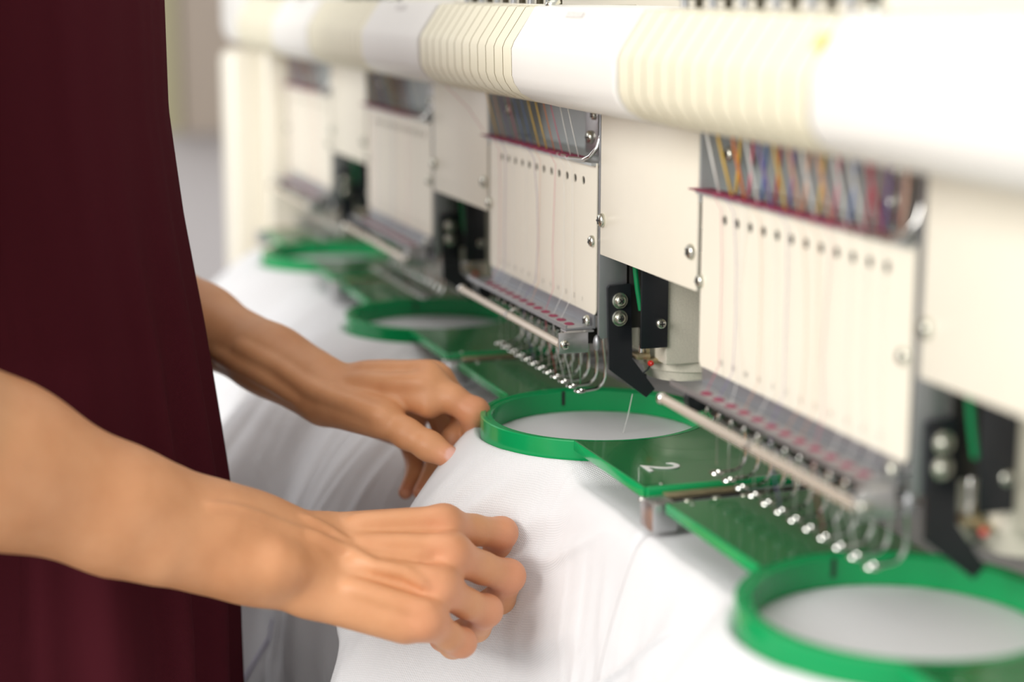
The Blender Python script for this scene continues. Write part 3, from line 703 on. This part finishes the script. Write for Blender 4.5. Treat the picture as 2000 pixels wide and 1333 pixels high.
def build_arm(arm, radius, ulna, bumps, metas, fingers, thumb, dorsal, tend, vox):
    lo, hi = bounds(arm, radius, ulna, thumb, *bumps, *metas, *fingers)
    S = Solid(lo, hi, vox); D = S.new()
    S.chain(D, arm, 0.012); S.chain(D, radius, 0.016); S.chain(D, ulna, 0.016)
    for b in bumps: S.chain(D, b, 0.010)
    for m in metas: S.chain(D, m, 0.009)
    T = S.new(); S.chain(T, thumb, 0.005); D = S.smin(D, T, 0.005)
    FF = None
    for f in fingers:
        G = S.new(); S.chain(G, f, 0.0035)
        FF = G if FF is None else np.minimum(FF, G)
    D = S.smin(D, FF, 0.006)
    dn = np.array(dorsal, float); dn /= np.linalg.norm(dn)
    for m, f in zip(metas, fingers):
        a, b = np.array(m[0]), np.array(m[1])
        # extensor tendon and knuckle
        surface_cord(S, D, [a[:3] + (b - a)[:3] * t for t in (0.2, 0.4, 0.6, 0.8, 0.97)], dn, 0.0024, 0.0012, 0.006)
        kn = tuple(b[:3] + dn * (b[3] - 0.0075)) + (0.0088,); S.cone(D, kn, kn, 0.005)
        pj = np.array(f[2]); dirn = pj[:3] - np.array(f[1])[:3]; dirn /= np.linalg.norm(dirn)
        e = tuple(pj[:3] + dn * (pj[3] * 0.25) + dirn * pj[3] * 0.25) + (pj[3] * 0.82,); S.cone(D, e, e, 0.004)
    return S, D
t_skin = []
def finish(S, D, marks, nails):
    V, Q = S.mesh(D); V = relax(V, Q, 4)
    fl = np.zeros(len(V)); na = np.zeros(len(V))
    for m in marks: fl = np.maximum(fl, m[4] * np.exp(-(((V - np.array(m[:3])) ** 2).sum(1)) / (m[3] * 1.25) ** 2))
    for m in nails: na = np.maximum(na, sstep(m[3] + 0.0008, m[3] - 0.0008, np.sqrt(((V - np.array(m[:3])) ** 2).sum(1))))
    t_skin.append((V, Q, fl, na))
DORSAL_R = (0.62, -0.05, 0.78)
S, D = build_arm(RIGHT_ARM, RIGHT_RADIUS, RIGHT_ULNA, RIGHT_BUMPS, RIGHT_METACARPALS, RIGHT_FINGERS, RIGHT_THUMB, DORSAL_R, 1.0, 0.0014)
DN = np.array(DORSAL_R) / np.linalg.norm(DORSAL_R)
for v in RIGHT_VEINS: surface_cord(S, D, v, DN, 0.0017, 0.0009, 0.004)
finish(S, D, [tuple(m[1]) + (0.55,) for m in RIGHT_METACARPALS] + [tuple(f[2]) + (0.8,) for f in RIGHT_FINGERS] + [tuple(f[-1]) + (0.8,) for f in RIGHT_FINGERS], [])
DORSAL_L = (0.05, 0.25, 0.95)
S, D = build_arm(LEFT_ARM, LEFT_RADIUS, LEFT_ULNA, LEFT_BUMPS, LEFT_METACARPALS, LEFT_FINGERS, LEFT_THUMB, DORSAL_L, 0.6, 0.0014)
DN = np.array((0.75, -0.5, 0.3)) / np.linalg.norm((0.75, -0.5, 0.3))
for v in LEFT_TENDONS: surface_cord(S, D, v, DN, 0.0030, 0.0018, 0.006)
finish(S, D, [tuple(f[2]) + (0.5,) for f in LEFT_FINGERS] + [tuple(f[-1]) + (0.8,) for f in LEFT_FINGERS + [LEFT_THUMB]], THUMB_NAIL)
del S, D

# trunk, upper arms, neck, head and legs (mostly under the dress or outside the frame)
CXP = -0.14
BS = Solid((-0.45, -0.56, -0.01), (0.26, -0.16, 1.72), 0.0065); BD = BS.new()
tor = [(CXP, -0.345, 0.86, 0.095), (CXP, -0.352, 1.05, 0.085), (CXP, -0.362, 1.25, 0.088), (CXP, -0.372, 1.36, 0.065), (CXP, -0.352, 1.45, 0.05)]
BS.chain(BD, tor, 0.03)
for sx, arm0 in ((1, RIGHT_ARM), (-1, LEFT_ARM)):
    BS.cone(BD, (CXP, -0.36, 1.345, 0.06), (CXP + sx * 0.155, -0.40, 1.345, 0.048), 0.03)
    BS.cone(BD, (CXP + sx * 0.155, -0.40, 1.345, 0.048), arm0[0], 0.02)
    BS.cone(BD, arm0[0], arm0[1], 0.012)
    BS.chain(BD, [(CXP + sx * 0.085, -0.335, 0.84, 0.088), (CXP + sx * 0.085, -0.335, 0.48, 0.055), (CXP + sx * 0.085, -0.36, 0.33, 0.05), (CXP + sx * 0.085, -0.35, 0.085, 0.036)], 0.03)
    BS.chain(BD, [(CXP + sx * 0.085, -0.36, 0.045, 0.036), (CXP + sx * 0.095, -0.23, 0.028, 0.026)], 0.02)
BS.chain(BD, [(CXP, -0.345, 1.565, 0.092), (CXP, -0.30, 1.50, 0.055)], 0.03)
BS.cone(BD, (CXP, -0.243, 1.555, 0.008), (CXP, -0.226, 1.53, 0.011), 0.012)
for sx in (1, -1):
    BS.cone(BD, (CXP + sx * 0.09, -0.345, 1.56, 0.012), (CXP + sx * 0.088, -0.34, 1.525, 0.010), 0.006)
    BS.cone(BD, (CXP + sx * 0.033, -0.2435, 1.562, 0.012), (CXP + sx * 0.033, -0.2435, 1.562, 0.012), 0.008, sub=True)
BS.cone(BD, (CXP - 0.02, -0.2445, 1.500, 0.006), (CXP + 0.02, -0.2445, 1.500, 0.006), 0.006)
finish(BS, BD, [], [])
del BS, BD

person = empty('person', (CXP, -0.35, 0.0), 'person in a sleeveless maroon dress leaning over the hoops, both hands holding white fabric', 'person')
V = np.vstack([t[0] for t in t_skin]); off = np.cumsum([0] + [len(t[0]) for t in t_skin[:-1]])
Q = np.vstack([t[1] + o for t, o in zip(t_skin, off)])
me = bpy.data.meshes.new('body'); me.from_pydata((V - np.array([CXP, -0.35, 0])).tolist(), [], Q.tolist())
me.materials.append(M['skin']); me.polygons.foreach_set('use_smooth', [True] * len(me.polygons))
for nm, i in (('flush', 2), ('nail', 3)):
    a = me.attributes.new(nm, 'FLOAT', 'POINT'); a.data.foreach_set('value', np.concatenate([t[i] for t in t_skin]).astype(np.float32))
link('body', me, person)
# hair cap
HSd = Solid((CXP - 0.13, -0.50, 1.40), (CXP + 0.13, -0.24, 1.70), 0.005); HD = HSd.new()
HSd.cone(HD, (CXP, -0.36, 1.585, 0.10), (CXP, -0.375, 1.56, 0.10), 0.02); HSd.cone(HD, (CXP, -0.455, 1.58, 0.035), (CXP, -0.462, 1.53, 0.03), 0.02)
HSd.cone(HD, (CXP, -0.215, 1.52, 0.085), (CXP, -0.25, 1.46, 0.085), 0.01, sub=True)
hv, hq = HSd.mesh(HD)
me = bpy.data.meshes.new('hair'); me.from_pydata((hv - np.array([CXP, -0.35, 0])).tolist(), [], hq.tolist()); me.materials.append(M['hair'])
me.polygons.foreach_set('use_smooth', [True] * len(me.polygons)); link('hair', me, person)

# maroon dress
nt_, nz_ = 260, 150
th = np.linspace(0, 2 * np.pi, nt_, endpoint=False); zz = np.linspace(0.42, 1.40, nz_)
TH, ZZ = np.meshgrid(th, zz)
yf = np.interp(ZZ, [0.42, 0.79, 0.875, 0.952, 1.048, 1.115, 1.179, 1.242, 1.33, 1.40], [-0.203, -0.209, -0.209, -0.213, -0.223, -0.232, -0.238, -0.238, -0.245, -0.300])
yb = np.interp(ZZ, [0.42, 0.85, 1.05, 1.25, 1.36, 1.40], [-0.50, -0.485, -0.455, -0.47, -0.455, -0.42])
hw = np.interp(ZZ, [0.42, 0.85, 1.05, 1.22, 1.33, 1.40], [0.215, 0.178, 0.150, 0.158, 0.165, 0.120])
cs, sn = np.cos(TH), np.sin(TH)
pw = 0.86
ex = np.sign(cs) * np.abs(cs) ** pw; ey = np.sign(sn) * np.abs(sn) ** pw
cy = (yf + yb) / 2; hy = (yf - yb) / 2
amp = 0.0045 + 0.014 * sstep(1.15, 0.55, ZZ)
tw = TH + 0.10 * (ZZ - 1.0)
per = lambda k, sd: vnoise((np.cos(tw) * 1.7 + 3) * k + 2.1 * sd, sd, 2) + vnoise((np.sin(tw) * 1.7 + 3) * k, sd + 5, 2)
fo = amp * (0.8 * per(2.2, 3) + 0.35 * per(5.0, 4))
fo = fo * (1 - 0.85 * np.exp(-((TH - np.pi / 2) / 0.35) ** 2))
# long soft pleats at the front right side that widen towards the hem
for t0, k, a in ((0.98, 0.10, 0.011), (0.62, 0.25, 0.011), (0.25, 0.18, 0.010), (-0.15 + 2 * np.pi, 0.2, 0.010), (1.30, 0.03, 0.007)):
    fo += a * np.exp(-((TH - t0 - k * (1.0 - ZZ)) / 0.085) ** 2) * sstep(1.20, 0.90, ZZ) * (1 - 0.9 * np.exp(-((TH - np.pi / 2) / 0.3) ** 2))
DX = (hw + fo) * ex; DY = cy + (hy + fo) * ey + 0.35
verts = np.stack([DX, DY, ZZ], -1).reshape(-1, 3); idx = np.arange(nt_ * nz_).reshape(nz_, nt_)
nx_ = np.roll(idx, -1, 1)
F = np.stack([idx[:-1], nx_[:-1], nx_[1:], idx[1:]], -1).reshape(-1, 4)
me = bpy.data.meshes.new('dress'); me.from_pydata(verts.tolist(), [], F.tolist()); me.materials.append(M['dress'])
uvl = me.uv_layers.new(name='UVMap'); li = np.empty(len(me.loops), int); me.loops.foreach_get('vertex_index', li)
uvv = np.stack([(TH * 0.17).reshape(-1), ZZ.reshape(-1)], -1)[li]; uvl.data.foreach_set('uv', uvv.reshape(-1).astype(np.float32))
me.polygons.foreach_set('use_smooth', [True] * len(me.polygons))
d = link('dress', me, person, label='maroon jersey dress'); sol = d.modifiers.new('thickness', 'SOLIDIFY'); sol.thickness = 0.0012; sol.offset = -1

# pale violet guide line drawn on the second fabric
gx, gy, gz = gridC
pts = []
for t in np.linspace(0, 1, 40):
    r_, c_ = 132 + t * 60, 119 - t * 27
    i0, j0 = int(r_), int(c_); fr_, fc_ = r_ - i0, c_ - j0
    q = [(1 - fr_) * ((1 - fc_) * g[i0, j0] + fc_ * g[i0, j0 + 1]) + fr_ * ((1 - fc_) * g[i0 + 1, j0] + fc_ * g[i0 + 1, j0 + 1]) for g in (gx, gy, gz)]
    pts.append((q[0], q[1] - 0.0006, q[2]))
part('guide_line', MB().tube(pts, 0.0008, 6), mat('violet_chalk', (0.62, 0.60, 0.82), 0.8), clC, smooth=True, label='pale violet guide line')
